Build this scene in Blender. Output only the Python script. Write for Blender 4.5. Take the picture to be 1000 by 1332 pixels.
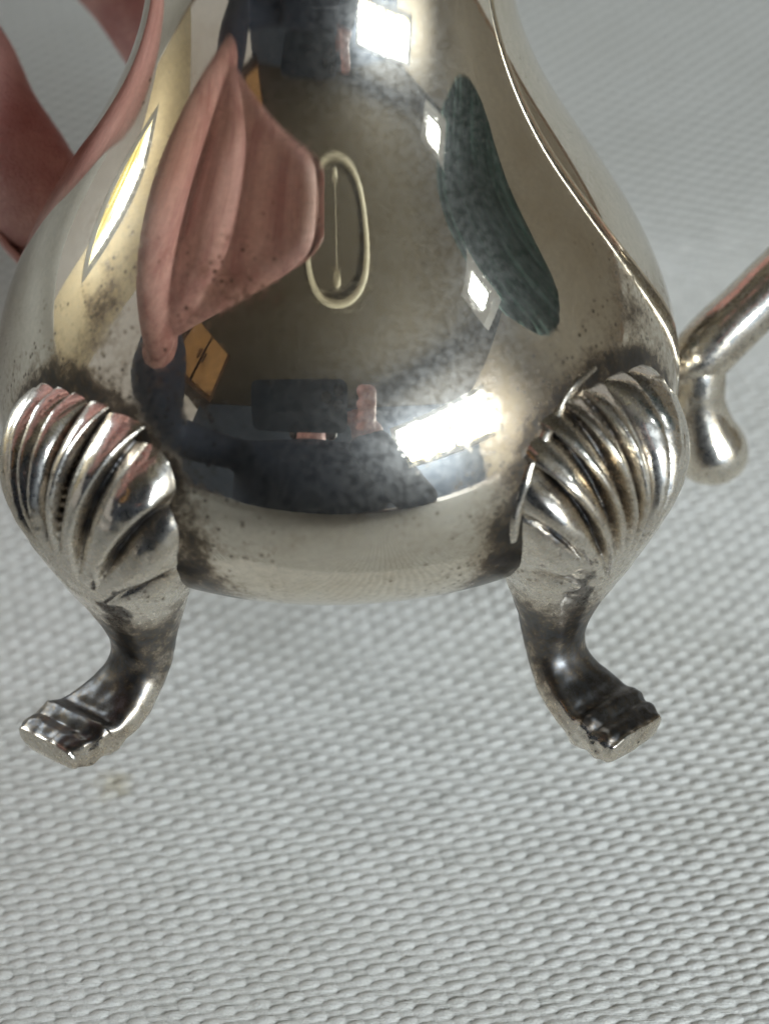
import bpy, bmesh, math, random
import numpy as np
from mathutils import Vector, Matrix, noise

random.seed(7)
np.random.seed(7)
S = bpy.context.scene
COL = S.collection
for o in list(bpy.data.objects):
    bpy.data.objects.remove(o)

# ------------------------------------------------------------------ layout
U = 1.0 / 15000.0            # one drawing unit (1/15 mm) in metres
EC = math.radians(44)        # how steeply the camera looks down on the cloth
TILT = math.radians(20)      # how far the jug is tipped back on its rear foot
ZW = 352.0                   # height of the widest girth above the feet (drawing units)
DIST = 0.27                  # lens to jug
PIV = Vector((0.0, 0.0298, 0.0))   # rear foot on the cloth

ROT = Matrix.Rotation(-TILT, 4, 'X')
# jug origin = centre of the plane of its feet
JUG = PIV - (ROT @ Vector((0, 447 * U, 6 * U)))
def jug_world(x, y, z):
    """drawing units, z measured from the widest girth"""
    return JUG + (ROT @ Vector((x * U, y * U, (z + ZW) * U)))

# ------------------------------------------------------------------ camera
cam_d = bpy.data.cameras.new('camera')
cam = bpy.data.objects.new('camera', cam_d)
COL.objects.link(cam)
fwd = Vector((0, math.cos(EC), -math.sin(EC)))
upv = Vector((0, math.sin(EC), math.cos(EC)))
girth = jug_world(0, 0, 0)
target = girth + Vector((1, 0, 0)) * (53 * U) - upv * (136 * U)
cam.location = target - fwd * DIST
cam.rotation_euler = (math.pi / 2 - EC, 0, 0)
cam_d.sensor_fit = 'HORIZONTAL'
cam_d.sensor_width = 36
cam_d.lens = 36 * DIST / (1000 * U)
cam_d.clip_start = 0.005
cam_d.clip_end = 50
cam_d.dof.use_dof = True
cam_d.dof.focus_distance = DIST - 0.012
cam_d.dof.aperture_fstop = cam_d.lens / 5.0
S.camera = cam

# ------------------------------------------------------------------ light
world = bpy.data.worlds.new('World')
S.world = world
world.use_nodes = True
bg = world.node_tree.nodes['Background']
bg.inputs['Color'].default_value = (0.80, 0.80, 0.78, 1)
bg.inputs['Strength'].default_value = 0.42
S.view_settings.view_transform = 'Standard'
S.view_settings.look = 'None'
S.view_settings.exposure = 0
S.view_settings.gamma = 1
S.cycles.max_bounces = 6
S.cycles.glossy_bounces = 3
S.cycles.diffuse_bounces = 2
S.cycles.use_adaptive_sampling = True
S.cycles.adaptive_threshold = 0.035
S.cycles.adaptive_min_samples = 24
S.cycles.sample_clamp_indirect = 6

# ------------------------------------------------------------------ helpers
def mesh_obj(name, verts, faces, mat=None, parent=None, smooth=True):
    me = bpy.data.meshes.new(name)
    me.from_pydata([tuple(v) for v in verts], [], [tuple(f) for f in faces])
    me.update()
    if smooth:
        me.polygons.foreach_set('use_smooth', [True] * len(me.polygons))
    o = bpy.data.objects.new(name, me)
    COL.objects.link(o)
    if mat:
        me.materials.append(mat)
    if parent:
        o.parent = parent
    return o

def tag(o, label, cat, group=None):
    o['label'] = label
    o['category'] = cat
    if group:
        o['group'] = group
    return o

def empty(name, loc=(0, 0, 0)):
    o = bpy.data.objects.new(name, None)
    COL.objects.link(o)
    o.location = loc
    o.empty_display_size = 0.01
    return o

def grid_faces(n, m, wrap_m=True):
    """n rings of m points"""
    f = []
    mm = m if wrap_m else m - 1
    for i in range(n - 1):
        for j in range(mm):
            a, b = i * m + j, i * m + (j + 1) % m
            f.append((a, b, b + m, a + m))
    return f

def spline(pts, t):
    """Catmull-Rom style interpolation of a list of tuples; t in 0..1 over the index"""
    P = np.array(pts, float)
    n = len(P)
    x = t * (n - 1)
    i = min(int(x), n - 2)
    u = x - i
    p0, p1, p2, p3 = P[max(i - 1, 0)], P[i], P[i + 1], P[min(i + 2, n - 1)]
    return 0.5 * ((2 * p1) + (p2 - p0) * u + (2 * p0 - 5 * p1 + 4 * p2 - p3) * u * u + (3 * p1 - p0 - 3 * p2 + p3) * u ** 3)

def set_attr(o, name, vals):
    a = o.data.attributes.new(name, 'FLOAT', 'POINT')
    a.data.foreach_set('value', np.clip(np.array(vals, np.float32), 0, 4))

def sstep(a, b, x):
    t = np.clip((x - a) / (b - a), 0, 1)
    return t * t * (3 - 2 * t)

class NT:
    def __init__(s, name):
        s.mat = bpy.data.materials.new(name)
        s.mat.use_nodes = True
        s.t = s.mat.node_tree
        s.t.nodes.clear()
        s.out = s.n('ShaderNodeOutputMaterial')
    def n(s, typ, **kw):
        nd = s.t.nodes.new(typ)
        for k, v in kw.items():
            if k.startswith('i_'):
                nd.inputs[k[2:].replace('_', ' ')].default_value = v
            else:
                setattr(nd, k, v)
        return nd
    def l(s, a, b):
        s.t.links.new(a, b)
    def math(s, op, a, b=None, clamp=False):
        nd = s.n('ShaderNodeMath', operation=op, use_clamp=clamp)
        for i, v in enumerate((a, b)):
            if v is None:
                continue
            if isinstance(v, (int, float)):
                nd.inputs[i].default_value = v
            else:
                s.l(v, nd.inputs[i])
        return nd.outputs[0]
    def ramp(s, fac, a, b, lo=0.0, hi=1.0):
        nd = s.n('ShaderNodeMapRange', interpolation_type='SMOOTHSTEP')
        nd.inputs['From Min'].default_value = a
        nd.inputs['From Max'].default_value = b
        nd.inputs['To Min'].default_value = lo
        nd.inputs['To Max'].default_value = hi
        s.l(fac, nd.inputs['Value'])
        return nd.outputs['Result']
    def mix(s, fac, a, b):
        nd = s.n('ShaderNodeMix', data_type='RGBA')
        for sock, v in ((nd.inputs['Factor'], fac), (nd.inputs['A'], a), (nd.inputs['B'], b)):
            if isinstance(v, (int, float)):
                sock.default_value = v
            elif isinstance(v, tuple):
                sock.default_value = v if len(v) == 4 else v + (1,)
            else:
                s.l(v, sock)
        return nd.outputs['Result']
    def noise(s, vec, scale, detail=4, rough=0.55, dist=0.0):
        nd = s.n('ShaderNodeTexNoise')
        nd.inputs['Scale'].default_value = scale
        nd.inputs['Detail'].default_value = detail
        nd.inputs['Roughness'].default_value = rough
        nd.inputs['Distortion'].default_value = dist
        s.l(vec, nd.inputs['Vector'])
        return nd.outputs['Fac']

# ------------------------------------------------------------------ materials
def silver(name, seed, tarnish=0.35, rough=0.07, haze=0.22, base=(0.86, 0.785, 0.66), bump=0.10):
    """worn silver plate: mirror lobe + a hazy micro-scratch lobe, brown-black tarnish where the
    'grime' attribute and noise say, spots, scratches, yellowish brassing"""
    m = NT(name)
    geo = m.n('ShaderNodeTexCoord').outputs['Object']
    mp = m.n('ShaderNodeMapping')
    mp.inputs['Location'].default_value = (seed * 0.37, seed * 0.11, seed * 0.73)
    m.l(geo, mp.inputs['Vector'])
    v = mp.outputs['Vector']
    at = m.n('ShaderNodeAttribute', attribute_name='grime').outputs['Fac']
    big = m.noise(v, 90, 4, 0.60)
    mid = m.noise(v, 520, 3, 0.62)
    fine = m.noise(v, 1700, 3, 0.7)
    # tarnish mask: attribute broken up by noise
    brk = m.math('ADD', m.math('ADD', m.math('MULTIPLY', big, 0.40), m.math('MULTIPLY', mid, 0.50)), m.math('MULTIPLY', fine, 0.40))
    t0 = m.math('ADD', m.math('MULTIPLY', at, 1.0), m.math('MULTIPLY', m.math('SUBTRACT', brk, 0.65), 2.3))
    tar = m.ramp(t0, 0.24, 0.95)
    # light overall film
    film = m.math('MULTIPLY', m.ramp(big, 0.40, 0.75), tarnish)
    # small black spots
    vor = m.n('ShaderNodeTexVoronoi')
    vor.inputs['Scale'].default_value = 560
    m.l(v, vor.inputs['Vector'])
    spot = m.ramp(vor.outputs['Distance'], 0.05, 0.16, 1.0, 0.0)
    spot = m.math('MULTIPLY', spot, m.ramp(big, 0.52, 0.62))
    vor2 = m.n('ShaderNodeTexVoronoi')
    vor2.inputs['Scale'].default_value = 1250
    m.l(v, vor2.inputs['Vector'])
    sp2 = m.math('MULTIPLY', m.ramp(vor2.outputs['Distance'], 0.12, 0.34, 1.0, 0.0), m.ramp(m.math('ADD', at, m.math('MULTIPLY', m.math('SUBTRACT', mid, 0.5), 1.5)), 0.10, 0.42))
    spot = m.math('MAXIMUM', spot, sp2)
    dirt = m.math('MAXIMUM', tar, m.math('MULTIPLY', spot, 0.85))
    col = m.mix(film, base, (0.64, 0.54, 0.40))
    tcol = m.mix(m.math('MAXIMUM', m.ramp(t0, 0.32, 1.25), m.math('MULTIPLY', spot, 0.8)), (0.36, 0.26, 0.155), (0.030, 0.020, 0.012))
    col = m.mix(m.math('MULTIPLY', dirt, 0.96), col, tcol)
    # scratches: stretched noise in a few directions
    bumps = None
    for k, (rot, sc) in enumerate((((0.3, 0.5, 0.2), (13, 6400, 6400)), ((1.1, 0.2, 1.3), (18, 7200, 7200)), ((0.1, 1.2, 2.4), (6800, 16, 6800)))):
        mm = m.n('ShaderNodeMapping')
        mm.inputs['Rotation'].default_value = rot
        mm.inputs['Scale'].default_value = sc
        m.l(v, mm.inputs['Vector'])
        nz = m.noise(mm.outputs['Vector'], 1.0, 1, 0.5)
        sc_ = m.ramp(nz, 0.68, 0.78)
        bumps = sc_ if bumps is None else m.math('ADD', bumps, sc_)
    h = m.math('ADD', m.math('MULTIPLY', bumps, 0.25), m.math('MULTIPLY', fine, 0.35))
    h = m.math('ADD', h, m.math('MULTIPLY', dirt, 0.5))
    bp = m.n('ShaderNodeBump')
    bp.inputs['Strength'].default_value = bump
    bp.inputs['Distance'].default_value = 0.00006
    m.l(h, bp.inputs['Height'])
    r1 = m.math('ADD', m.math('MULTIPLY', dirt, 0.27), m.math('ADD', rough, m.math('MULTIPLY', m.ramp(mid, 0.45, 0.8), 0.025)))
    A = m.n('ShaderNodeBsdfPrincipled')
    A.inputs['Metallic'].default_value = 1
    m.l(col, A.inputs['Base Color'])
    m.l(r1, A.inputs['Roughness'])
    m.l(bp.outputs['Normal'], A.inputs['Normal'])
    B = m.n('ShaderNodeBsdfPrincipled')
    B.inputs['Metallic'].default_value = 1
    m.l(m.mix(0.35, col, (0.62, 0.70, 0.80)), B.inputs['Base Color'])
    m.l(bp.outputs['Normal'], B.inputs['Normal'])
    B.inputs['Roughness'].default_value = 0.36
    mx = m.n('ShaderNodeMixShader')
    m.l(m.math('ADD', m.math('MULTIPLY', m.ramp(fine, 0.36, 0.62, 0.65, 1.5), haze), m.math('MULTIPLY', bumps, 0.10), True), mx.inputs['Fac'])
    m.l(A.outputs[0], mx.inputs[1])
    m.l(B.outputs[0], mx.inputs[2])
    m.l(mx.outputs[0], m.out.inputs['Surface'])
    return m.mat

M_BODY = silver('silver_body', 1, 0.8, 0.016, 0.10, bump=0.04)
M_LEG = silver('silver_leg', 5, 1.0, 0.11, 0.25, (0.84, 0.77, 0.66))
M_HAND = silver('silver_handle', 9, 0.65, 0.10, 0.20)

def plain(name, col, rough=0.6, metal=0.0, nscale=None, namp=0.15, emit=None):
    m = NT(name)
    b = m.n('ShaderNodeBsdfPrincipled')
    b.inputs['Roughness'].default_value = rough
    b.inputs['Metallic'].default_value = metal
    if nscale:
        v = m.n('ShaderNodeTexCoord').outputs['Object']
        nz = m.noise(v, nscale, 5, 0.6)
        m.l(m.mix(nz, tuple(c * (1 - namp) for c in col), tuple(min(1, c * (1 + namp)) for c in col)), b.inputs['Base Color'])
    else:
        b.inputs['Base Color'].default_value = col + (1,)
    if emit:
        b.inputs['Emission Color'].default_value = emit[0] + (1,)
        b.inputs['Emission Strength'].default_value = emit[1]
    m.l(b.outputs[0], m.out.inputs['Surface'])
    return m.mat

# ------------------------------------------------------------------ tablecloth (real weave near the jug, relief in the material beyond)
PA, PB = 0.00149, 0.00088          # thread spacing along and across the rows
WROT = math.radians(15.5)
WSK = math.radians(3.0)
A_DIR = Vector((math.cos(WROT), math.sin(WROT), 0))
B_DIR = Vector((-math.sin(WROT - WSK), math.cos(WROT - WSK), 0))

def cloth_material():
    m = NT('woven_linen')
    pos = m.n('ShaderNodeTexCoord').outputs['Object']
    uvn = m.n('ShaderNodeAttribute', attribute_name='weave')
    sep = m.n('ShaderNodeSeparateXYZ')
    m.l(uvn.outputs['Vector'], sep.inputs[0])
    a, b = sep.outputs[0], sep.outputs[1]
    ca = m.math('COSINE', m.math('MULTIPLY', a, math.pi))
    cb = m.math('COSINE', m.math('MULTIPLY', b, math.pi))
    chk = m.math('MULTIPLY', ca, cb)
    flat = m.n('ShaderNodeAttribute', attribute_name='flat').outputs['Fac']
    hgt = m.n('ShaderNodeAttribute', attribute_name='height').outputs['Fac']
    big = m.noise(pos, 55, 3, 0.6)
    mid = m.noise(pos, 700, 2, 0.6)
    fib_map = m.n('ShaderNodeMapping')
    fib_map.inputs['Rotation'].default_value = (0, 0, -WROT)
    fib_map.inputs['Scale'].default_value = (900, 7000, 3000)
    m.l(pos, fib_map.inputs['Vector'])
    fib = m.noise(fib_map.outputs['Vector'], 1, 2, 0.6)
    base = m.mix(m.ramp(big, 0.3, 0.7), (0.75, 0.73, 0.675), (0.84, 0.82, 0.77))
    # low gaps between weft floats darkened: weave shade put into the colour
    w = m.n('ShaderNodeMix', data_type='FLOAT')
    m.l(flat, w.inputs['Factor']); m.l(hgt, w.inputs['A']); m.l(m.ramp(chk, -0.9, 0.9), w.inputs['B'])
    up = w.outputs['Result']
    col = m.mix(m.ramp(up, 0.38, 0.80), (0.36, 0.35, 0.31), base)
    col = m.mix(m.math('MULTIPLY', m.ramp(mid, 0.55, 0.8), 0.35), col, (0.50, 0.46, 0.40))
    col = m.mix(m.math('MULTIPLY', m.ramp(fib, 0.4, 0.75), 0.22), col, (0.80, 0.80, 0.79))
    fuz = m.noise(pos, 4200, 2, 0.65)
    col = m.mix(m.math('MULTIPLY', m.ramp(fuz, 0.48, 0.72), 0.38), col, (0.47, 0.455, 0.41))
    # faint yellow stain beside the left foot
    st = m.n('ShaderNodeVectorMath', operation='DISTANCE')
    m.l(pos, st.inputs[0])
    st.inputs[1].default_value = STAIN
    sn = m.math('ADD', st.outputs['Value'], m.math('MULTIPLY', m.math('SUBTRACT', mid, 0.5), 0.004))
    col = m.mix(m.ramp(sn, 0.0004, 0.0026, 0.45, 0.0), col, (0.52, 0.43, 0.24))
    bs = m.n('ShaderNodeBsdfPrincipled')
    m.l(col, bs.inputs['Base Color'])
    bs.inputs['Roughness'].default_value = 0.92
    bs.inputs['Specular IOR Level'].default_value = 0.12
    bs.inputs['Sheen Weight'].default_value = 0.25
    bp = m.n('ShaderNodeBump')
    bp.inputs['Strength'].default_value = 1.0
    bp.inputs['Distance'].default_value = 0.00022
    m.l(m.math('ADD', m.math('MULTIPLY', m.math('MULTIPLY', chk, 0.34), flat), m.math('ADD', m.math('MULTIPLY', fib, 0.50), m.math('MULTIPLY', fuz, 0.40))), bp.inputs['Height'])
    m.l(bp.outputs['Normal'], bs.inputs['Normal'])
    m.l(bs.outputs[0], m.out.inputs['Surface'])
    return m.mat

def ray_to_cloth(px, py):
    k = (1000 * U / DIST) / 1000
    d = (fwd + Vector((1, 0, 0)) * ((px - 500) * k) - upv * ((py - 666) * k)).normalized()
    t = -cam.location.z / d.z
    return cam.location + d * t
STAIN = tuple(ray_to_cloth(147, 1022))

def build_cloth():
    Minv = np.linalg.inv(np.array([[A_DIR.x, B_DIR.x], [A_DIR.y, B_DIR.y]]))
    pts = [ray_to_cloth(x, y) for x in (-110, 1110) for y in (330, 1360)]
    ab = np.array([Minv @ np.array([p.x, p.y]) for p in pts])
    a0, b0 = ab.min(0); a1, b1 = ab.max(0)
    def axis(lo, hi, step, olo, ohi, coarse):
        fine = np.arange(lo, hi, step)
        left = np.linspace(olo, lo - coarse * 0.3, max(2, int((lo - olo) / coarse)))
        right = np.linspace(fine[-1] + coarse * 0.3, ohi, max(2, int((ohi - hi) / coarse)))
        return np.concatenate([left, fine, right])
    av = axis(a0, a1, PA / 7, -0.42, 0.46, 0.02)
    bv = axis(b0, b1, PB / 6, -0.40, 0.62, 0.02)
    A, B = np.meshgrid(av, bv)
    # threads wander a little
    def wob(x, seed, n=6):
        r = np.random.RandomState(seed)
        out = np.zeros_like(x)
        for k in range(n):
            out += r.uniform(0.3, 1) * np.sin(x * r.uniform(60, 900) + r.uniform(0, 6.28))
        return out / n
    ta = A / PA + 0.30 * wob(B, 1) + 0.08 * wob(A * 2 + B, 2)
    tb = B / PB + 0.36 * wob(A, 3) + 0.10 * wob(B * 2 - A, 4)
    ia, ib = np.round(ta).astype(int), np.round(tb).astype(int)
    fa, fb = ta - ia, tb - ib
    r = np.random.RandomState(11)
    T1 = r.normal(0, 1, 4096); T2 = r.normal(0, 1, 4096); T3 = r.normal(0, 1, (512, 1024))
    wthick = 1 + 0.08 * T1[ib % 4096] + 0.07 * np.sin(A * 310 + 6 * T1[(ib + 9) % 4096]) * np.sin(A * 127 + 9 * T1[(ib + 31) % 4096])
    pthick = 1 + 0.09 * T2[ia % 4096]
    par = (ia + ib) % 2
    cell = T3[ia % 512, ib % 1024]
    # weft runs along a: over the warp on even cells
    ph = np.where((ib % 2) == 0, 1.0, -1.0)
    wave = np.cos(np.pi * ta) * ph
    weft = 0.62 * wave * wthick + 0.66 * np.clip(1 - (2.0 * fb / np.clip(wthick * 1.02, 0.7, 1.4)) ** 2, 0, 1) ** 0.8
    ph2 = np.where((ia % 2) == 0, -1.0, 1.0)
    warp = 0.42 * np.cos(np.pi * tb) * ph2 + 0.40 * np.sqrt(np.clip(1 - (2.0 * fa / np.clip(pthick * 1.0, 0.7, 1.4)) ** 2, 0, 1)) - 0.12
    h = np.maximum(weft, warp)
    h = np.maximum(h, -0.55)
    h += 0.06 * cell * np.clip(weft, 0, 1)
    h += 0.05 * np.sin(2 * np.pi * (ta * 2.1 + fb * 1.6) + cell * 3) * (np.abs(fb) < 0.45)      # twist of the strands
    fade = (sstep(a0, a0 + 0.006, A) * sstep(a1, a1 - 0.006, A) * sstep(b0, b0 + 0.006, B) * sstep(b1, b1 - 0.03, B))
    z = h * 0.00026 * fade - 0.00022
    # the cloth lies nearly flat with the faintest undulation
    z += 0.0006 * (wob(A / 12, 21) + wob(B / 12, 22)) * sstep(0.02, 0.08, np.hypot(A, B - 0.03))
    X = A * A_DIR.x + B * B_DIR.x
    Y = A * A_DIR.y + B * B_DIR.y
    nb, na = A.shape
    co = np.stack([X, Y, z], -1).reshape(-1, 3).astype(np.float32)
    me = bpy.data.meshes.new('tablecloth')
    me.vertices.add(len(co)); me.vertices.foreach_set('co', co.ravel())
    i = np.arange((nb - 1) * na).reshape(nb - 1, na)[:, :-1].ravel()
    q = np.stack([i, i + 1, i + 1 + na, i + na], -1).astype(np.int32)
    me.loops.add(q.size); me.loops.foreach_set('vertex_index', q.ravel())
    me.polygons.add(len(q)); me.polygons.foreach_set('loop_start', np.arange(0, q.size, 4, dtype=np.int32))
    me.update(calc_edges=True); me.validate()
    me.polygons.foreach_set('use_smooth', np.ones(len(q), bool))
    for nm, val in (('flat', 1 - fade), ('height', np.clip(0.5 + 0.45 * h + 0.05 * cell, 0, 1))):
        at = me.attributes.new(nm, 'FLOAT', 'POINT'); at.data.foreach_set('value', val.ravel().astype(np.float32))
    at = me.attributes.new('weave', 'FLOAT_VECTOR', 'POINT')
    at.data.foreach_set('vector', np.stack([ta, tb, np.zeros_like(ta)], -1).ravel().astype(np.float32))
    o = bpy.data.objects.new('tablecloth', me); COL.objects.link(o)
    me.materials.append(cloth_material())
    tag(o, 'pale grey coarse woven linen cloth spread under the silver jug', 'tablecloth')
    return o
build_cloth()
# ------------------------------------------------------------------ surroundings that the silver mirrors
def box(name, c, s, mat, parent=None):
    x, y, z = (v / 2 for v in s)
    vs = [(c[0] + a * x, c[1] + b * y, c[2] + d * z) for a in (-1, 1) for b in (-1, 1) for d in (-1, 1)]
    fs = [(0, 1, 3, 2), (4, 6, 7, 5), (0, 4, 5, 1), (2, 3, 7, 6), (0, 2, 6, 4), (1, 5, 7, 3)]
    return mesh_obj(name, vs, fs, mat, parent, smooth=False)
def setting(o):
    o['kind'] = 'structure'
    return o

M_CEIL = plain('ceiling_paint', (0.085, 0.069, 0.043), 0.85, nscale=3, namp=0.10)
M_CREAM = plain('cream_wall', (0.82, 0.68, 0.45), 0.85, nscale=4, namp=0.05)
M_TAUPE = plain('taupe_wall', (0.50, 0.43, 0.33), 0.85, nscale=4, namp=0.08)
M_FRONT = plain('slate_wall', (0.10, 0.125, 0.17), 0.85, nscale=4, namp=0.15)
M_FLOOR = plain('dark_floor', (0.055, 0.045, 0.045), 0.5, nscale=6, namp=0.3)
M_WOOD = plain('table_wood', (0.20, 0.11, 0.055), 0.45, nscale=30, namp=0.25)
M_FRAME = plain('window_frame_paint', (0.78, 0.77, 0.74), 0.5)
M_GREEN = plain('green_curtain_cloth', (0.024, 0.056, 0.045), 0.9, nscale=26, namp=0.9)

def daylight(name, strength):
    """the bright outdoors seen through a pane: white sky, sunlit yellow leaves low down"""
    m = NT(name)
    v = m.n('ShaderNodeTexCoord').outputs['Object']
    sx = m.n('ShaderNodeSeparateXYZ'); m.l(v, sx.inputs[0])
    nz = m.noise(v, 9, 5, 0.7)
    k = m.math('ADD', sx.outputs[2], m.math('MULTIPLY', m.math('SUBTRACT', nz, 0.5), 0.55))
    sky = m.ramp(k, -0.24, -0.12)
    leaf = m.mix(m.ramp(nz, 0.4, 0.6), (0.10, 0.085, 0.02), (0.42, 0.40, 0.24))
    em = m.n('ShaderNodeEmission')
    m.l(m.mix(sky, leaf, (0.82, 0.92, 1.0)), em.inputs['Color'])
    em.inputs['Strength'].default_value = strength
    m.l(em.outputs[0], m.out.inputs['Surface'])
    return m.mat

ZC = 1.55
setting(box('ceiling', (0.1, 0.0, ZC + 0.05), (5.6, 5.2, 0.1), M_CEIL))
setting(box('floor', (0.1, -0.2, -0.80), (5.6, 5.2, 0.1), M_FLOOR))
setting(box('table_top', (0.02, 0.08, -0.0215), (1.06, 1.16, 0.04), M_WOOD))
setting(box('wall_left', (-2.3, 0.66, 0.4), (0.1, 1.05, 2.25), M_CREAM))
setting(box('wall_front', (0.1, -2.05, 0.4), (5.0, 0.1, 2.25), M_FRONT))
setting(box('wall_right', (2.2, 0.2, 0.4), (0.1, 4.6, 2.25), M_TAUPE))

def make_window(name, w, h, bars, strength, loc, rz):
    root = empty(name, loc)
    root.rotation_euler = (0, 0, rz)
    root['kind'] = 'structure'
    t = 0.06
    for c, s in (((0, 0, h / 2 + t / 2), (w + 2 * t, 0.08, t)), ((0, 0, -h / 2 - t / 2), (w + 2 * t, 0.08, t)),
                 ((-w / 2 - t / 2, 0, 0), (t, 0.08, h)), ((w / 2 + t / 2, 0, 0), (t, 0.08, h))):
        box('frame', c, s, M_FRAME, root)
    for b in bars:
        box('glazing_bar', (b * w, 0.012, 0), (0.035, 0.05, h), M_FRAME, root)
    vs = [(-w / 2, 0, -h / 2), (w / 2, 0, -h / 2), (w / 2, 0, h / 2), (-w / 2, 0, h / 2)]
    mesh_obj('pane', vs, [(0, 1, 2, 3)], daylight(name + '_daylight', strength), root, smooth=False)
    return root
def polar(az, el, d):
    a, e = math.radians(az), math.radians(el)
    return Vector((d * math.cos(e) * math.sin(a), -d * math.cos(e) * math.cos(a), d * math.sin(e) + 0.045))
# window behind the photographer's right shoulder
make_window('window_front', 1.05, 0.48, (0.05,), 33.0, polar(38, 20.5, 1.9), math.radians(38))
# window half hidden by the green curtain on the right
make_window('window_right', 0.12, 0.18, (), 30.0, polar(74.5, 41, 1.45), math.radians(76))

# low bright window behind on the left
make_window('window_left', 0.80, 0.62, (0.0,), 11.0, polar(-126, 17, 1.9), math.radians(-126))

def cabinet():
    K = empty('wooden_cabinet', polar(-57, 31, 1.75))
    K.rotation_euler = (0, 0, math.radians(-57))
    tag(K, 'orange brown wooden wall cabinet mirrored left of centre in the silver belly', 'cabinet')
    mo = plain('orange_wood', (0.34, 0.18, 0.07), 0.4, nscale=12, namp=0.3)
    md = plain('dark_wood', (0.06, 0.03, 0.015), 0.4)
    box('carcass', (0, 0.10, 0), (0.46, 0.18, 0.44), md, K)
    for x in (-0.105, 0.105):
        d = box('door', (x, 0.205, 0), (0.19, 0.02, 0.38), mo, K)
        box('handle', (x * 0.25, 0.222, 0), (0.012, 0.012, 0.08), md, d)
cabinet()

def curtain():
    vs, n, m = [], 90, 14
    p0, p1 = polar(78, 2, 1.20), polar(109, 2, 1.20)
    nrm = Vector(((p0.y - p1.y), (p1.x - p0.x), 0)).normalized()
    for j in range(m):
        for i in range(n):
            s = i / (n - 1)
            p = p0.lerp(p1, s) + nrm * (0.014 * math.sin(s * 23 + 1.6 * math.sin(j * 0.5)) + 0.01 * math.sin(s * 61))
            z0 = 0.40 + 0.42 * abs(2 * s - 1) ** 2.6
            z = z0 + (1.52 - z0) * j / (m - 1)
            vs.append((p.x, p.y, z))
    o = mesh_obj('curtain', vs, grid_faces(m, n, False), M_GREEN)
    sm = o.modifiers.new('thickness', 'SOLIDIFY'); sm.thickness = 0.004
    tag(o, 'dark green curtain mirrored on the right shoulder of the silver jug', 'curtain')
curtain()

def ceiling_lamp():
    """ring of pale plaster on the ceiling with a rod and a small globe, seen only in the silver"""
    L = empty('ceiling_lamp', (0.01, -0.52, ZC))
    tag(L, 'ceiling lamp with a pale ring, thin rod and small globe mirrored near the top', 'ceiling lamp')
    mp = plain('lamp_cream', (0.62, 0.57, 0.42), 0.5, emit=((1, 0.86, 0.55), 0.04))
    mb = plain('lamp_rod_brass', (0.80, 0.74, 0.60), 0.3, 0.0)
    n, m = 64, 12
    vs = []
    for i in range(n):
        a = 2 * math.pi * i / n
        for j in range(m):
            b = 2 * math.pi * j / m
            r = 0.29 + 0.024 * math.cos(b)
            vs.append((r * math.cos(a), r * math.sin(a) , -0.02 + 0.02 * math.sin(b)))
    f = []
    for i in range(n):
        for j in range(m):
            f.append((i * m + j, ((i + 1) % n) * m + j, ((i + 1) % n) * m + (j + 1) % m, i * m + (j + 1) % m))
    mesh_obj('ring', vs, f, mp, L)
    bm = bmesh.new()
    bmesh.ops.create_cone(bm, cap_ends=True, segments=12, radius1=0.006, radius2=0.006, depth=0.37, matrix=Matrix.Translation((0, 0, -0.185)))
    me = bpy.data.meshes.new('rod'); bm.to_mesh(me); bm.free(); me.materials.append(mb)
    o = bpy.data.objects.new('rod', me); COL.objects.link(o); o.parent = L
    bm = bmesh.new()
    bmesh.ops.create_uvsphere(bm, u_segments=24, v_segments=14, radius=0.026, matrix=Matrix.Translation((0, 0, -0.385)))
    me = bpy.data.meshes.new('globe'); bm.to_mesh(me); bm.free(); me.materials.append(mp)
    o = bpy.data.objects.new('globe', me); COL.objects.link(o); o.parent = L
ceiling_lamp()

def phone():
    """the phone taking the picture: lens at its upper right corner, body reaching to the left"""
    c = cam.location - fwd * 0.006
    M = Matrix((( 1, 0, 0), tuple(upv), tuple(-fwd))).transposed().to_4x4()
    P = empty('phone', c)
    P.rotation_euler = M.to_euler()
    tag(P, 'dark phone in landscape mirrored in the belly of the silver jug', 'phone')
    mc = plain('phone_case', (0.020, 0.028, 0.042), 0.35, nscale=60, namp=0.3)
    ml = plain('phone_lens_glass', (0.01, 0.01, 0.012), 0.05)
    bm = bmesh.new()
    bmesh.ops.create_cube(bm, size=1, matrix=Matrix.Translation((-0.063, -0.026, 0.005)) @ Matrix.Diagonal((0.152, 0.076, 0.008, 1)))
    bmesh.ops.bevel(bm, geom=[e for e in bm.edges if abs(e.verts[0].co.z - e.verts[1].co.z) > 0.004], offset=0.011, segments=6, affect='EDGES', profile=0.5)
    me = bpy.data.meshes.new('case'); bm.to_mesh(me); bm.free(); me.materials.append(mc)
    o = bpy.data.objects.new('case', me); COL.objects.link(o); o.parent = P
    for x, y in ((0.0, 0.0), (0.0, -0.020), (-0.018, -0.010)):
        bm = bmesh.new()
        bmesh.ops.create_cone(bm, cap_ends=True, segments=32, radius1=0.0075, radius2=0.007, depth=0.002, matrix=Matrix.Translation((x, y, 0.0002)))
        me = bpy.data.meshes.new('lens'); bm.to_mesh(me); bm.free(); me.materials.append(ml)
        o = bpy.data.objects.new('lens', me); COL.objects.link(o); o.parent = P
phone()
# ------------------------------------------------------------------ the silver jug
jug = empty('cream_jug', JUG)
jug.rotation_euler = (-TILT, math.radians(-1.0), 0)
tag(jug, 'tarnished silver cream jug on shell-kneed cabriole legs, tipped back on the grey cloth', 'cream jug')

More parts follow.
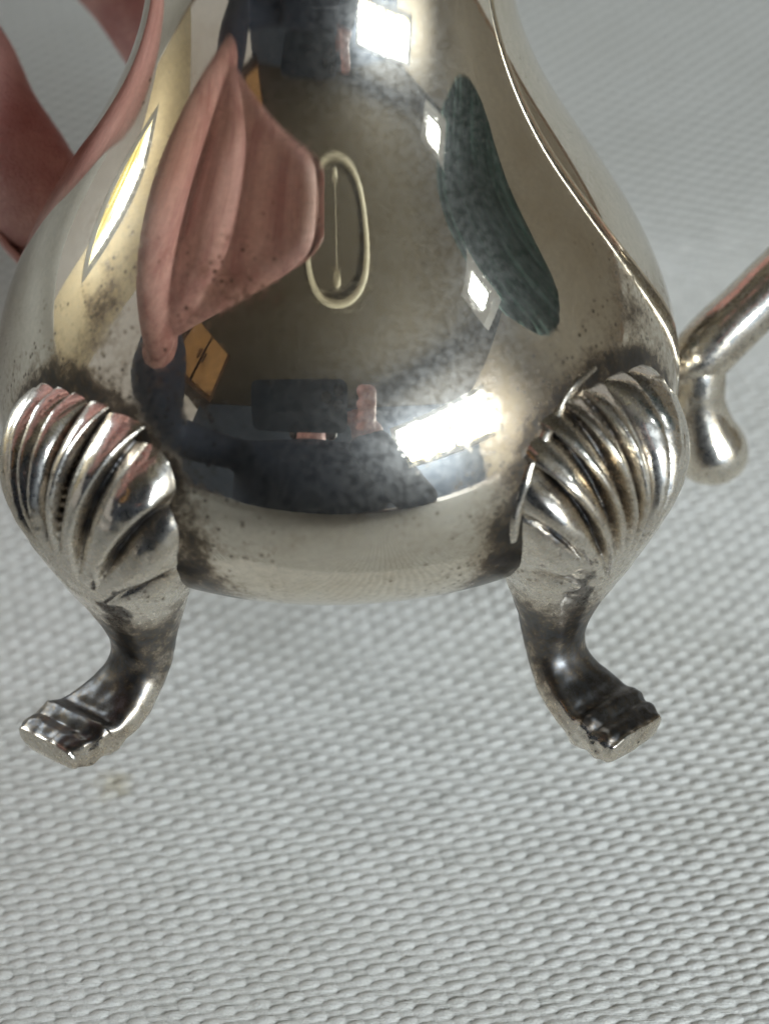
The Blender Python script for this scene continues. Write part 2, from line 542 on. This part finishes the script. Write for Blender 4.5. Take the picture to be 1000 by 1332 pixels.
PTS = np.array([  # (radius, height above girth) drawing units
    (0, -176), (215, -160), (368, -103), (426, -30), (440, 48), (431, 128), (406, 203), (380, 257), (347, 312), (312, 365), (277, 420), (247, 480), (226, 550), (219, 620), (223, 690), (239, 752), (266, 806)], float)
def smooth_profile(n):
    """natural cubic spline over chord length"""
    t = np.concatenate([[0], np.cumsum(np.hypot(*np.diff(PTS, axis=0).T))])
    out = []
    ts = np.linspace(0, t[-1], n)
    for c in range(2):
        y = PTS[:, c]; h = np.diff(t); k = len(t)
        Am = np.zeros((k, k)); rh = np.zeros(k)
        Am[0, 0] = Am[-1, -1] = 1
        if c == 1:                      # level at the pole
            Am[0, 0], Am[0, 1] = 2 * h[0], h[0]; rh[0] = 6 * ((y[1] - y[0]) / h[0])
        for i in range(1, k - 1):
            Am[i, i - 1], Am[i, i], Am[i, i + 1] = h[i - 1], 2 * (h[i - 1] + h[i]), h[i]
            rh[i] = 6 * ((y[i + 1] - y[i]) / h[i] - (y[i] - y[i - 1]) / h[i - 1])
        mm = np.linalg.solve(Am, rh)
        i = np.clip(np.searchsorted(t, ts) - 1, 0, k - 2)
        d1, d0 = t[i + 1] - ts, ts - t[i]
        out.append(mm[i] * d1 ** 3 / (6 * h[i]) + mm[i + 1] * d0 ** 3 / (6 * h[i]) + (y[i] / h[i] - mm[i] * h[i] / 6) * d1 + (y[i + 1] / h[i] - mm[i + 1] * h[i] / 6) * d0)
    return list(zip(out[0], out[1]))
LEG_AZ = (-44, 50, 180)
def az_vec(a):
    a = math.radians(a)
    return Vector((math.sin(a), -math.cos(a), 0))

def build_body():
    n, m = 150, 220
    ring = smooth_profile(n)
    verts, gr = [], []
    def lip(r, z, a):
        # pinched spout on the side away from the handle, wavy rim
        if z > 560:
            k = (z - 560) / 246
            d = math.cos(a - math.radians(-88))
            r = r * (1 + 0.30 * k * k * max(0, d) ** 6) + 0
            z = z + 46 * k * k * max(0, d) ** 4 + 14 * k * math.cos(4 * a)
        return r, z
    for shell in (0, 1):
        idx = range(n) if shell == 0 else range(n - 1, 8, -1)
        for i in idx:
            r, z = ring[i]
            r = max(r, 0.4)
            for j in range(m):
                a = 2 * math.pi * j / m
                rr, zz = lip(r, z, a)
                if shell:
                    rr = max(rr - 15, 0.3); zz = zz + (12 if z < 0 else 0)
                else:
                    # hand-raised metal is never perfectly round
                    p = Vector((math.sin(a) * 1.7, math.cos(a) * 1.7, z / 260))
                    rr += 1.6 * noise.noise(p)
                verts.append((rr * math.sin(a) * U, -rr * math.cos(a) * U, (zz + ZW) * U))
    rows = len(verts) // m
    o = mesh_obj('body', verts, grid_faces(rows, m), M_BODY, jug)
    co = np.array(verts) / U
    g = np.zeros(len(co))
    for az in LEG_AZ:
        # solder and polish residue creeping round each knee
        u = az_vec(az); t = Vector((-u.y, u.x, 0))
        uu = co[:, 0] * u.x + co[:, 1] * u.y
        tt = co[:, 0] * t.x + co[:, 1] * t.y
        zz = co[:, 2] - (ZW - 20)
        d = np.sqrt((tt / 150) ** 2 + ((zz - 30) / np.where(zz > 30, 140, 200)) ** 2)
        g = np.maximum(g, np.where(uu > 0, 0.66 * sstep(1.34, 1.02, d) + 0.42 * sstep(2.1, 1.1, d), 0))
    rr = np.hypot(co[:, 0], co[:, 1])
    # yellowish brown blot above the left knee, band at the handle side
    def blot(az, z, wa, wz, amp):
        a = np.degrees(np.arctan2(co[:, 0], -co[:, 1]))
        da = (a - az + 180) % 360 - 180
        return amp * np.exp(-((da / wa) ** 2 + ((co[:, 2] - ZW - z) / wz) ** 2))
    g = np.maximum(g, blot(-44, 235, 6, 75, 0.85))
    g = np.maximum(g, blot(-36, 125, 9, 40, 0.70))
    g = np.maximum(g, blot(64, 200, 10, 70, 0.62))
    g = np.maximum(g, blot(33, -80, 13, 60, 1.0))
    g = np.maximum(g, blot(-20, 300, 14, 60, 0.36))
    g = np.maximum(g, blot(88, 140, 10, 80, 0.45))
    set_attr(o, 'grime', g)
    return o
build_body()

def build_leg(name, az, seed):
    """one continuous sweep: fluted shell knee -> ankle -> stepped, flared foot.
    local: u outward, t tangential, z up from the feet plane (drawing units)"""
    #        u    z    half-t half-u  tiltdeg
    spine = [(366, 500, 2, 2), (380, 497, 66, 42), (390, 480, 108, 70), (396, 445, 138, 94), (398, 398, 148, 108), (394, 346, 142, 110),
             (385, 296, 119, 100), (373, 248, 90, 84), (362, 207, 68, 64), (354, 170, 52, 48), (351, 134, 44, 38), (358, 102, 43, 33),
             (376, 74, 49, 30), (399, 54, 55, 27), (414, 44, 58, 23), (428, 36, 61, 30), (444, 27, 60, 24), (457, 22, 58, 26), (468, 18, 54, 23), (475, 15, 47, 19), (478, 14, 1, 1)]
    n, m = (400, 250) if az != 180 else (110, 70)
    P = [spline(spine, i / (n - 1)) for i in range(n)]
    verts, g, wear = [], [], []
    splay = {-44: -58.0, 50: 12.0}.get(az, 0.0)
    rnd = random.Random(seed)
    ph = rnd.uniform(-0.25, 0.25)
    tw = rnd.uniform(-0.05, 0.05)
    apex = Vector((0, 212))
    for i in range(n):
        u, z, a, b = P[i]
        u0, z0 = P[max(i - 1, 0)][:2]
        u1, z1 = P[min(i + 1, n - 1)][:2]
        s = i / (n - 1)
        # frame: along spine d, in-plane normal e (outward/up), tangential t
        d = Vector((u1 - u0, z1 - z0)).normalized()
        kf = float(sstep(0.33, 0.55, s))         # rings are level in the knee, square to the spine in the foot
        d = (Vector((0, -1)) * (1 - kf) + d * kf).normalized()
        e = Vector((-d.y, d.x))                 # points outward
        for j in range(m):
            th = 2 * math.pi * j / m - math.pi
            th -= 0.5 * math.sin(th)                # more points on the outer face
            ct, st = math.cos(th), math.sin(th)
            sq = 1.0 - 0.42 * float(sstep(0.5, 0.75, s))
            ct_ = math.copysign(abs(ct) ** sq, ct)
            st_ = math.copysign(abs(st) ** sq, st)
            tt = a * st_
            off = b * ct_
            uu = u + e.x * off
            zz = z + e.y * off
            gg = 0.0
            # flutes: fan of lapped ribs from an apex at the foot of the knee, lens-shaped cuts between them
            if s < 0.46:
                fa = math.atan2(tt + 18 * tw, max(zz - apex.y, 1.0) * 0.62)
                rho = math.hypot(tt, zz - apex.y)
                fa += 0.10 * math.sin(3.1 * fa + seed)
                w = fa * 4.3 + ph + 0.5
                iw = math.floor(w)
                fr = w - iw
                fs = fr if iw < 1 else 1 - fr
                cut = 0.22
                if fs < cut:
                    q0 = fs / cut
                    rib = q0 * q0 * (3 - 2 * q0)
                else:
                    rib = 1 - ((fs - cut) / (1 - cut)) ** 2.2
                jit = noise.noise(Vector((iw * 1.7, seed * 2.3, 0.4)))
                jit2 = noise.noise(Vector((round(w) * 2.9, seed * 1.3, 7.4)))
                mask = float(sstep(60 + 60 * jit2, 165 + 40 * jit2, rho)) * float(sstep(0.01, 0.13, s)) * float(sstep(-0.02, 0.55 + 0.15 * jit2, ct))
                mask *= float(sstep(0.46, 0.34, s))
                dv = Vector((ct / max(b, 20), st / max(a, 20)))
                dv.normalize()
                h = (rib - 0.80) * 28 * mask * (1 + 0.7 * jit)
                uu += e.x * dv.x * h
                tt += dv.y * h
                gg = max(0.0, (0.62 - rib)) * 1.6 * mask + 0.24 * float(sstep(0.02, 0.1, s))
            # knocks and casting unevenness
            q = Vector((uu / 46 + seed * 3.1, tt / 46, zz / 46))
            nz = noise.noise(q) * 2.2 + noise.noise(q * 2.7) * (0.9 + 1.2 * float(sstep(0.78, 0.9, s)))
            if s > 0.74:
                # filed edges along the sides of the foot
                nz += 2.0 * noise.noise(Vector((uu / 11, tt / 15 + seed, zz / 11))) * (0.25 + abs(st))
            uu += e.x * ct * nz
            zz += e.y * ct * nz
            tt += st * nz
            # tarnish on the hollow of ankle and instep, bright where it is rubbed (toe end, edges, crown of the knee)
            gg = max(gg, 0.95 * float(sstep(0.32, 0.46, s)))
            if True:
                gg = max(gg, 1.12 * float(sstep(0.50, 0.64, s)) * float(sstep(0.935, 0.90, s)) * float(sstep(1.0, 0.72, abs(st))) * float(sstep(-0.3, 0.2, ct)))
            gg *= 1 - 0.70 * float(sstep(0.90, 0.94, s))
            low = float(sstep(0.50, 0.66, s))
            gg *= 1 - 0.80 * low * float(sstep(0.86, 0.98, abs(st)))
            gg *= 1 - 0.45 * low * float(sstep(0.0, -0.5, ct))
            if s < 0.05:
                gg = max(gg, 0.9 * (1 - s / 0.05))
            if s < 0.36:
                gg = max(gg, 0.85 * float(sstep(0.10, -0.35, ct)))
            tt += splay * float(sstep(0.40, 0.95, s))
            g.append(gg)
            verts.append((uu * U, tt * U, max(zz, 2.0) * U))
    o = mesh_obj('leg', verts, grid_faces(n, m), M_LEG, jug)
    set_attr(o, 'grime', g)
    v = az_vec(az)
    o.rotation_euler = (0, 0, math.atan2(v.y, v.x))
    o.name = 'leg'
    return o
legs = [build_leg('leg', a, k + 1) for k, a in enumerate(LEG_AZ)]

def tube(name, pts, radii, mat, parent, n=120, m=36, grime=None, squash=1.0, seed=0, rough=0.8):
    P = [spline([p + (r,) for p, r in zip(pts, radii)], i / (n - 1)) for i in range(n)]
    verts, g = [], []
    ref = Vector((0, 1, 0))
    for i in range(n):
        c = Vector(P[i][:3]); r = max(P[i][3], 0.3)
        d = (Vector(P[min(i + 1, n - 1)][:3]) - Vector(P[max(i - 1, 0)][:3])).normalized()
        e1 = ref.cross(d)
        if e1.length < 1e-4:
            e1 = Vector((1, 0, 0))
        e1.normalize()
        e2 = d.cross(e1).normalized()
        for j in range(m):
            a = 2 * math.pi * j / m
            off = e1 * math.cos(a) * r + e2 * math.sin(a) * r * squash
            q = (c + off) / 40 + Vector((seed, 0, 0))
            off *= 1 + rough * 0.03 * noise.noise(q)
            p = c + off
            verts.append(p * U)
            g.append(grime(i / (n - 1), a, p) if grime else 0)
    o = mesh_obj(name, verts, grid_faces(n, m), mat, parent)
    set_attr(o, 'grime', g)
    return o

def build_handle():
    H = empty('handle')
    H.parent = jug
    def at(r, z, dy=0):
        v = az_vec(104)
        return (v.x * r, v.y * r + dy, z + ZW)
    # scroll end hanging below the joint, rod sweeping out, up and back to the rim
    rod = [at(448, 4), at(468, 6), at(492, 18), at(528, 52), at(580, 98), at(650, 170), at(712, 280), at(728, 430), at(694, 600), at(610, 730), at(490, 800), at(370, 790), at(285, 752), at(250, 740)]
    rr = [20, 32, 40, 41, 40, 39, 37, 35, 33, 31, 29, 27, 25, 20]
    gm = lambda s, a, p: 0.5 * max(0, math.exp(-(s / 0.035) ** 2)) + 0.20 + 0.22 * max(0, math.sin(a + 2.6))
    a = tube('rod', rod, rr, M_HAND, H, 170, 40, gm, seed=3)
    drop = [at(496, 30), at(492, 10), at(490, -20), at(492, -52), at(500, -86), at(512, -118), at(520, -142), at(524, -158), at(525, -163)]
    dr = [24, 36, 38, 38, 43, 50, 45, 28, 2]
    tube('scroll_drop', drop, dr, M_HAND, H, 80, 40, lambda s, a, p: 0.22 + 0.30 * max(0, math.sin(a * 1 + 1)), seed=6)
    plate = [at(424, -14), at(440, -6), at(452, 0), at(470, 2), at(486, 4)]
    tube('joint', plate, [34, 28, 24, 24, 24], M_HAND, H, 40, 32, lambda s, a, p: 0.6, seed=8)
build_handle()
from mathutils.bvhtree import BVHTree
def solder_bead():
    """lumpy seam of old solder where the right knee meets the body"""
    bo = bpy.data.objects['body']
    bv = BVHTree.FromPolygons([tuple(v.co) for v in bo.data.vertices], [tuple(p.vertices) for p in bo.data.polygons])
    Mj = (Matrix.Translation(JUG) @ jug.rotation_euler.to_matrix().to_4x4()).inverted()
    k = U / DIST
    pts, rad = [], []
    for x, y, r in ((775, 478, 5), (752, 497, 8), (735, 520, 8), (724, 543, 10), (712, 563, 9), (704, 585, 11), (692, 606, 10), (684, 630, 11), (676, 655, 9), (670, 680, 10), (668, 705, 6)):
        d = (fwd + Vector((1, 0, 0)) * ((x - 500) * k) - upv * ((y - 666) * k)).normalized()
        hit = bv.ray_cast(Mj @ cam.location, (Mj.to_3x3() @ d).normalized())
        if hit[0] is None:
            continue
        p = hit[0] + hit[1] * (-3 * U)
        pts.append(tuple(p / U)); rad.append(r * 0.9)
    o = tube('solder_seam', pts, rad, M_LEG, jug, 140, 16, lambda s, a, p: 0.42, seed=4, rough=11.0)
solder_bead()
# ------------------------------------------------------------------ the photographer, whose left hand steadies the jug
def skin_material():
    m = NT('skin')
    v = m.n('ShaderNodeTexCoord').outputs['Object']
    n1 = m.noise(v, 95, 5, 0.65); n2 = m.noise(v, 900, 3, 0.6)
    col = m.mix(m.ramp(n1, 0.3, 0.7), (0.46, 0.20, 0.18), (0.76, 0.44, 0.39))
    col = m.mix(m.math('MULTIPLY', m.ramp(n2, 0.5, 0.8), 0.4), col, (0.50, 0.17, 0.15))
    b = m.n('ShaderNodeBsdfPrincipled')
    m.l(col, b.inputs['Base Color'])
    b.inputs['Roughness'].default_value = 0.48
    b.inputs['Subsurface Weight'].default_value = 0.0
    b.inputs['Subsurface Radius'].default_value = (0.004, 0.0015, 0.0008)
    b.inputs['Subsurface Scale'].default_value = 0.6
    mp = m.n('ShaderNodeMapping'); mp.inputs['Scale'].default_value = (1800, 1800, 2600); m.l(v, mp.inputs['Vector'])
    vo = m.n('ShaderNodeTexVoronoi', feature='DISTANCE_TO_EDGE'); vo.inputs['Scale'].default_value = 1
    m.l(mp.outputs['Vector'], vo.inputs['Vector'])
    bp = m.n('ShaderNodeBump'); bp.inputs['Strength'].default_value = 0.5; bp.inputs['Distance'].default_value = 0.0003
    m.l(m.ramp(vo.outputs['Distance'], 0, 0.25), bp.inputs['Height'])
    m.l(bp.outputs['Normal'], b.inputs['Normal'])
    m.l(b.outputs[0], m.out.inputs['Surface'])
    return m.mat

def fused(name, chains, voxel, mat, parent, smooth=6):
    """tapered limbs given as chains of (x, y, z, radius) in metres, fused into one skin"""
    bm = bmesh.new()
    for ch in chains:
        for p in ch:
            bmesh.ops.create_icosphere(bm, subdivisions=3, radius=p[3], matrix=Matrix.Translation(p[:3]))
        for p, q in zip(ch, ch[1:]):
            a, b = Vector(p[:3]), Vector(q[:3])
            d = b - a
            if d.length < 1e-6:
                continue
            mt = Matrix.Translation((a + b) / 2) @ d.to_track_quat('Z', 'Y').to_matrix().to_4x4()
            bmesh.ops.create_cone(bm, cap_ends=True, segments=28, radius1=p[3], radius2=q[3], depth=d.length, matrix=mt)
    me = bpy.data.meshes.new(name); bm.to_mesh(me); bm.free()
    o = bpy.data.objects.new(name, me); COL.objects.link(o)
    r = o.modifiers.new('fuse', 'REMESH'); r.mode = 'VOXEL'; r.voxel_size = voxel
    s = o.modifiers.new('soften', 'SMOOTH'); s.factor = 0.5; s.iterations = smooth
    dg = bpy.context.evaluated_depsgraph_get()
    me2 = bpy.data.meshes.new_from_object(o.evaluated_get(dg), depsgraph=dg)
    o.modifiers.clear(); o.data = me2
    me2.name = name
    me2.materials.clear(); me2.materials.append(mat)
    me2.polygons.foreach_set('use_smooth', [True] * len(me2.polygons))
    o.parent = parent
    return o

person = empty('person', (0, 0, 0))
tag(person, 'person in a dark navy jumper whose pink hand grips the silver jug from above', 'person')
M_SKIN = skin_material()
M_NAVY = plain('navy_knit', (0.020, 0.028, 0.050), 0.9, nscale=300, namp=0.4)
M_HAIR = plain('dark_hair', (0.03, 0.02, 0.014), 0.6, nscale=200, namp=0.4)
M_NAIL = plain('nail', (0.72, 0.42, 0.38), 0.25)

def J(x, y, z, r):
    p = jug_world(x, y, z)
    return (p.x, p.y, p.z, r * U)
WR = (-1680, -1000, 880)
fingers = {
    'pinky': [(-760, -80, 810, 114), (-610, 290, 520, 98), (-515, 305, 345, 88), (-408, 222, 208, 74)],
    'ring': [(-760, 40, 960, 122), (-520, 560, 690, 108), (-330, 600, 470, 98), (-190, 480, 300, 86)],
    'middle': [(-720, 130, 1090, 126), (-450, 650, 870, 112), (-220, 680, 620, 102), (-80, 545, 410, 90)],
    'index': [(-620, 180, 1190, 126), (-320, 620, 1020, 112), (-100, 640, 780, 102), (40, 500, 570, 90)],
}
chains = []
for k, f in fingers.items():
    full = []
    for a_, b_ in zip(f, f[1:]):           # knuckles a touch thicker than the bones between them
        full += [a_, tuple(a_[i] * 0.68 + b_[i] * 0.32 for i in range(3)) + ((a_[3] + b_[3]) / 2 * 0.93,), tuple(a_[i] * 0.25 + b_[i] * 0.75 for i in range(3)) + ((a_[3] + b_[3]) / 2 * 0.95,)]
    chains.append([J(*p) for p in full + [f[-1]]])
    mid = tuple(WR[i] * 0.5 + f[0][i] * 0.5 for i in range(3))
    chains.append([J(WR[0] + 120, WR[1] + 70, WR[2] + (f[0][2] - 1010) * 0.30, 185), J(*(mid + (170,))), J(*(f[0][:3] + (f[0][3] + 18,)))])
thumb = [(-1360, -930, 1000, 195), (-820, -960, 1110, 178), (-520, -990, 1190, 165), (-390, -980, 1200, 158), (-260, -960, 1210, 150)]
chains.append([J(*p) for p in thumb])
chains.append([J(-1250, -800, 1000, 230), J(-850, -640, 1080, 225), J(-640, -160, 1120, 170)])       # web of the thumb
chains.append([J(-900, -560, 1050, 150), J(-760, -200, 1080, 130)])
wrist = J(*(WR + (220,)))
elbow = (-0.33, -0.21, 0.115, 0.045)
fore = [wrist, tuple(wrist[i] + (elbow[i] - wrist[i]) * 0.25 for i in range(3)) + (0.024,), tuple(wrist[i] + (elbow[i] - wrist[i]) * 0.5 for i in range(3)) + (0.030,)]
chains.append(fore)
hand = fused('hand', chains, 0.0011, M_SKIN, person, 10)
for k, f in list(fingers.items()) + [('thumb', thumb)]:
    tip, prev = Vector(J(*f[-1])[:3]), Vector(J(*f[-2])[:3])
    d = (tip - prev).normalized()
    ax = girth + (ROT @ Vector((0, 0, f[-1][2] * U)))
    outw = (tip - ax); outw -= d * outw.dot(d); outw.normalize()
    side = d.cross(outw)
    r = f[-1][3] * U
    vs = []
    for i in range(7):
        for j in range(9):
            a = (j - 4) / 4 * 0.85
            l = (i / 6) * 1.7 - 0.7
            rr = r * (1.02 + 0.03 * math.cos(a)) * (1 - 0.10 * max(0, l) ** 2)
            vs.append(tip + d * (r * l) + (outw * math.cos(a) + side * math.sin(a) * (1 - 0.25 * max(0, l - 0.5))) * rr)
    nl = mesh_obj('nail', vs, grid_faces(7, 9, False), M_NAIL, hand)
    sd = nl.modifiers.new('thickness', 'SOLIDIFY'); sd.thickness = 0.0005
sh_l, sh_r = (-0.30, -0.52, 0.20, 0.065), (0.12, -0.56, 0.22, 0.065)
cuff = tuple(wrist[i] + (elbow[i] - wrist[i]) * 0.10 for i in range(3)) + (0.030,)
sweater = [[cuff, tuple(wrist[i] + (elbow[i] - wrist[i]) * 0.5 for i in range(3)) + (0.040,), elbow[:3] + (0.052,), sh_l],
           [sh_r, (0.20, -0.44, 0.02, 0.055), (0.06, -0.28, 0.16, 0.040)],
           [sh_l, (-0.09, -0.56, 0.22, 0.09), sh_r], [(-0.20, -0.56, 0.14, 0.13), (-0.19, -0.56, -0.20, 0.13), (-0.19, -0.56, -0.55, 0.14)],
           [(0.02, -0.56, 0.14, 0.13), (0.01, -0.56, -0.20, 0.13), (0.01, -0.56, -0.55, 0.14)], [(-0.09, -0.56, 0.18, 0.12), (-0.09, -0.56, -0.5, 0.13)]]
fused('jumper', sweater, 0.011, M_NAVY, person, 6)
head = fused('head', [[(-0.09, -0.58, 0.24, 0.055), (-0.09, -0.57, 0.34, 0.052)], [(-0.09, -0.57, 0.44, 0.078), (-0.09, -0.56, 0.38, 0.062)], [(-0.09, -0.60, 0.46, 0.08)],
                      [(-0.09, -0.488, 0.425, 0.010), (-0.09, -0.478, 0.405, 0.013)], [(-0.172, -0.58, 0.43, 0.018)], [(-0.008, -0.58, 0.43, 0.018)]], 0.005, M_SKIN, person, 4)
fused('hair', [[(-0.09, -0.60, 0.475, 0.088), (-0.09, -0.635, 0.42, 0.082)], [(-0.155, -0.61, 0.44, 0.03), (-0.16, -0.61, 0.36, 0.025)], [(-0.025, -0.61, 0.44, 0.03), (-0.02, -0.61, 0.36, 0.025)]], 0.006, M_HAIR, head, 4)
for x in (-0.118, -0.062):
    bm = bmesh.new(); bmesh.ops.create_uvsphere(bm, u_segments=12, v_segments=8, radius=0.011, matrix=Matrix.Translation((x, -0.497, 0.437)))
    me = bpy.data.meshes.new('eye'); bm.to_mesh(me); bm.free(); me.materials.append(plain('eye_dark', (0.05, 0.04, 0.04), 0.1))
    o = bpy.data.objects.new('eye', me); COL.objects.link(o); o.parent = head
# right hand closed on the far edge of the phone
pc = cam.location - fwd * 0.011
def P3(x, y, z, r):
    p = pc + Vector((1, 0, 0)) * x + upv * y - fwd * z
    return (p.x, p.y, p.z, r)
rh = [[(0.06, -0.28, 0.16, 0.026), P3(0.050, -0.075, 0.03, 0.028)], [P3(0.050, -0.075, 0.03, 0.026), P3(0.030, -0.045, 0.022, 0.016)]]
for k in range(4):
    y = -0.062 + 0.018 * k
    rh.append([P3(0.050, -0.06 + 0.012 * k, 0.030, 0.014), P3(0.050, y + 0.004, 0.012, 0.0095), P3(0.034, y + 0.006, 0.000, 0.0085), P3(0.020 + 0.002 * k, y + 0.006, -0.004, 0.0075)][:3])
rh.append([P3(0.05, -0.075, 0.034, 0.017), P3(0.03, -0.052, 0.026, 0.012), P3(0.006, -0.040, 0.021, 0.0095)])
fused('hand', rh, 0.0028, M_SKIN, person, 5)
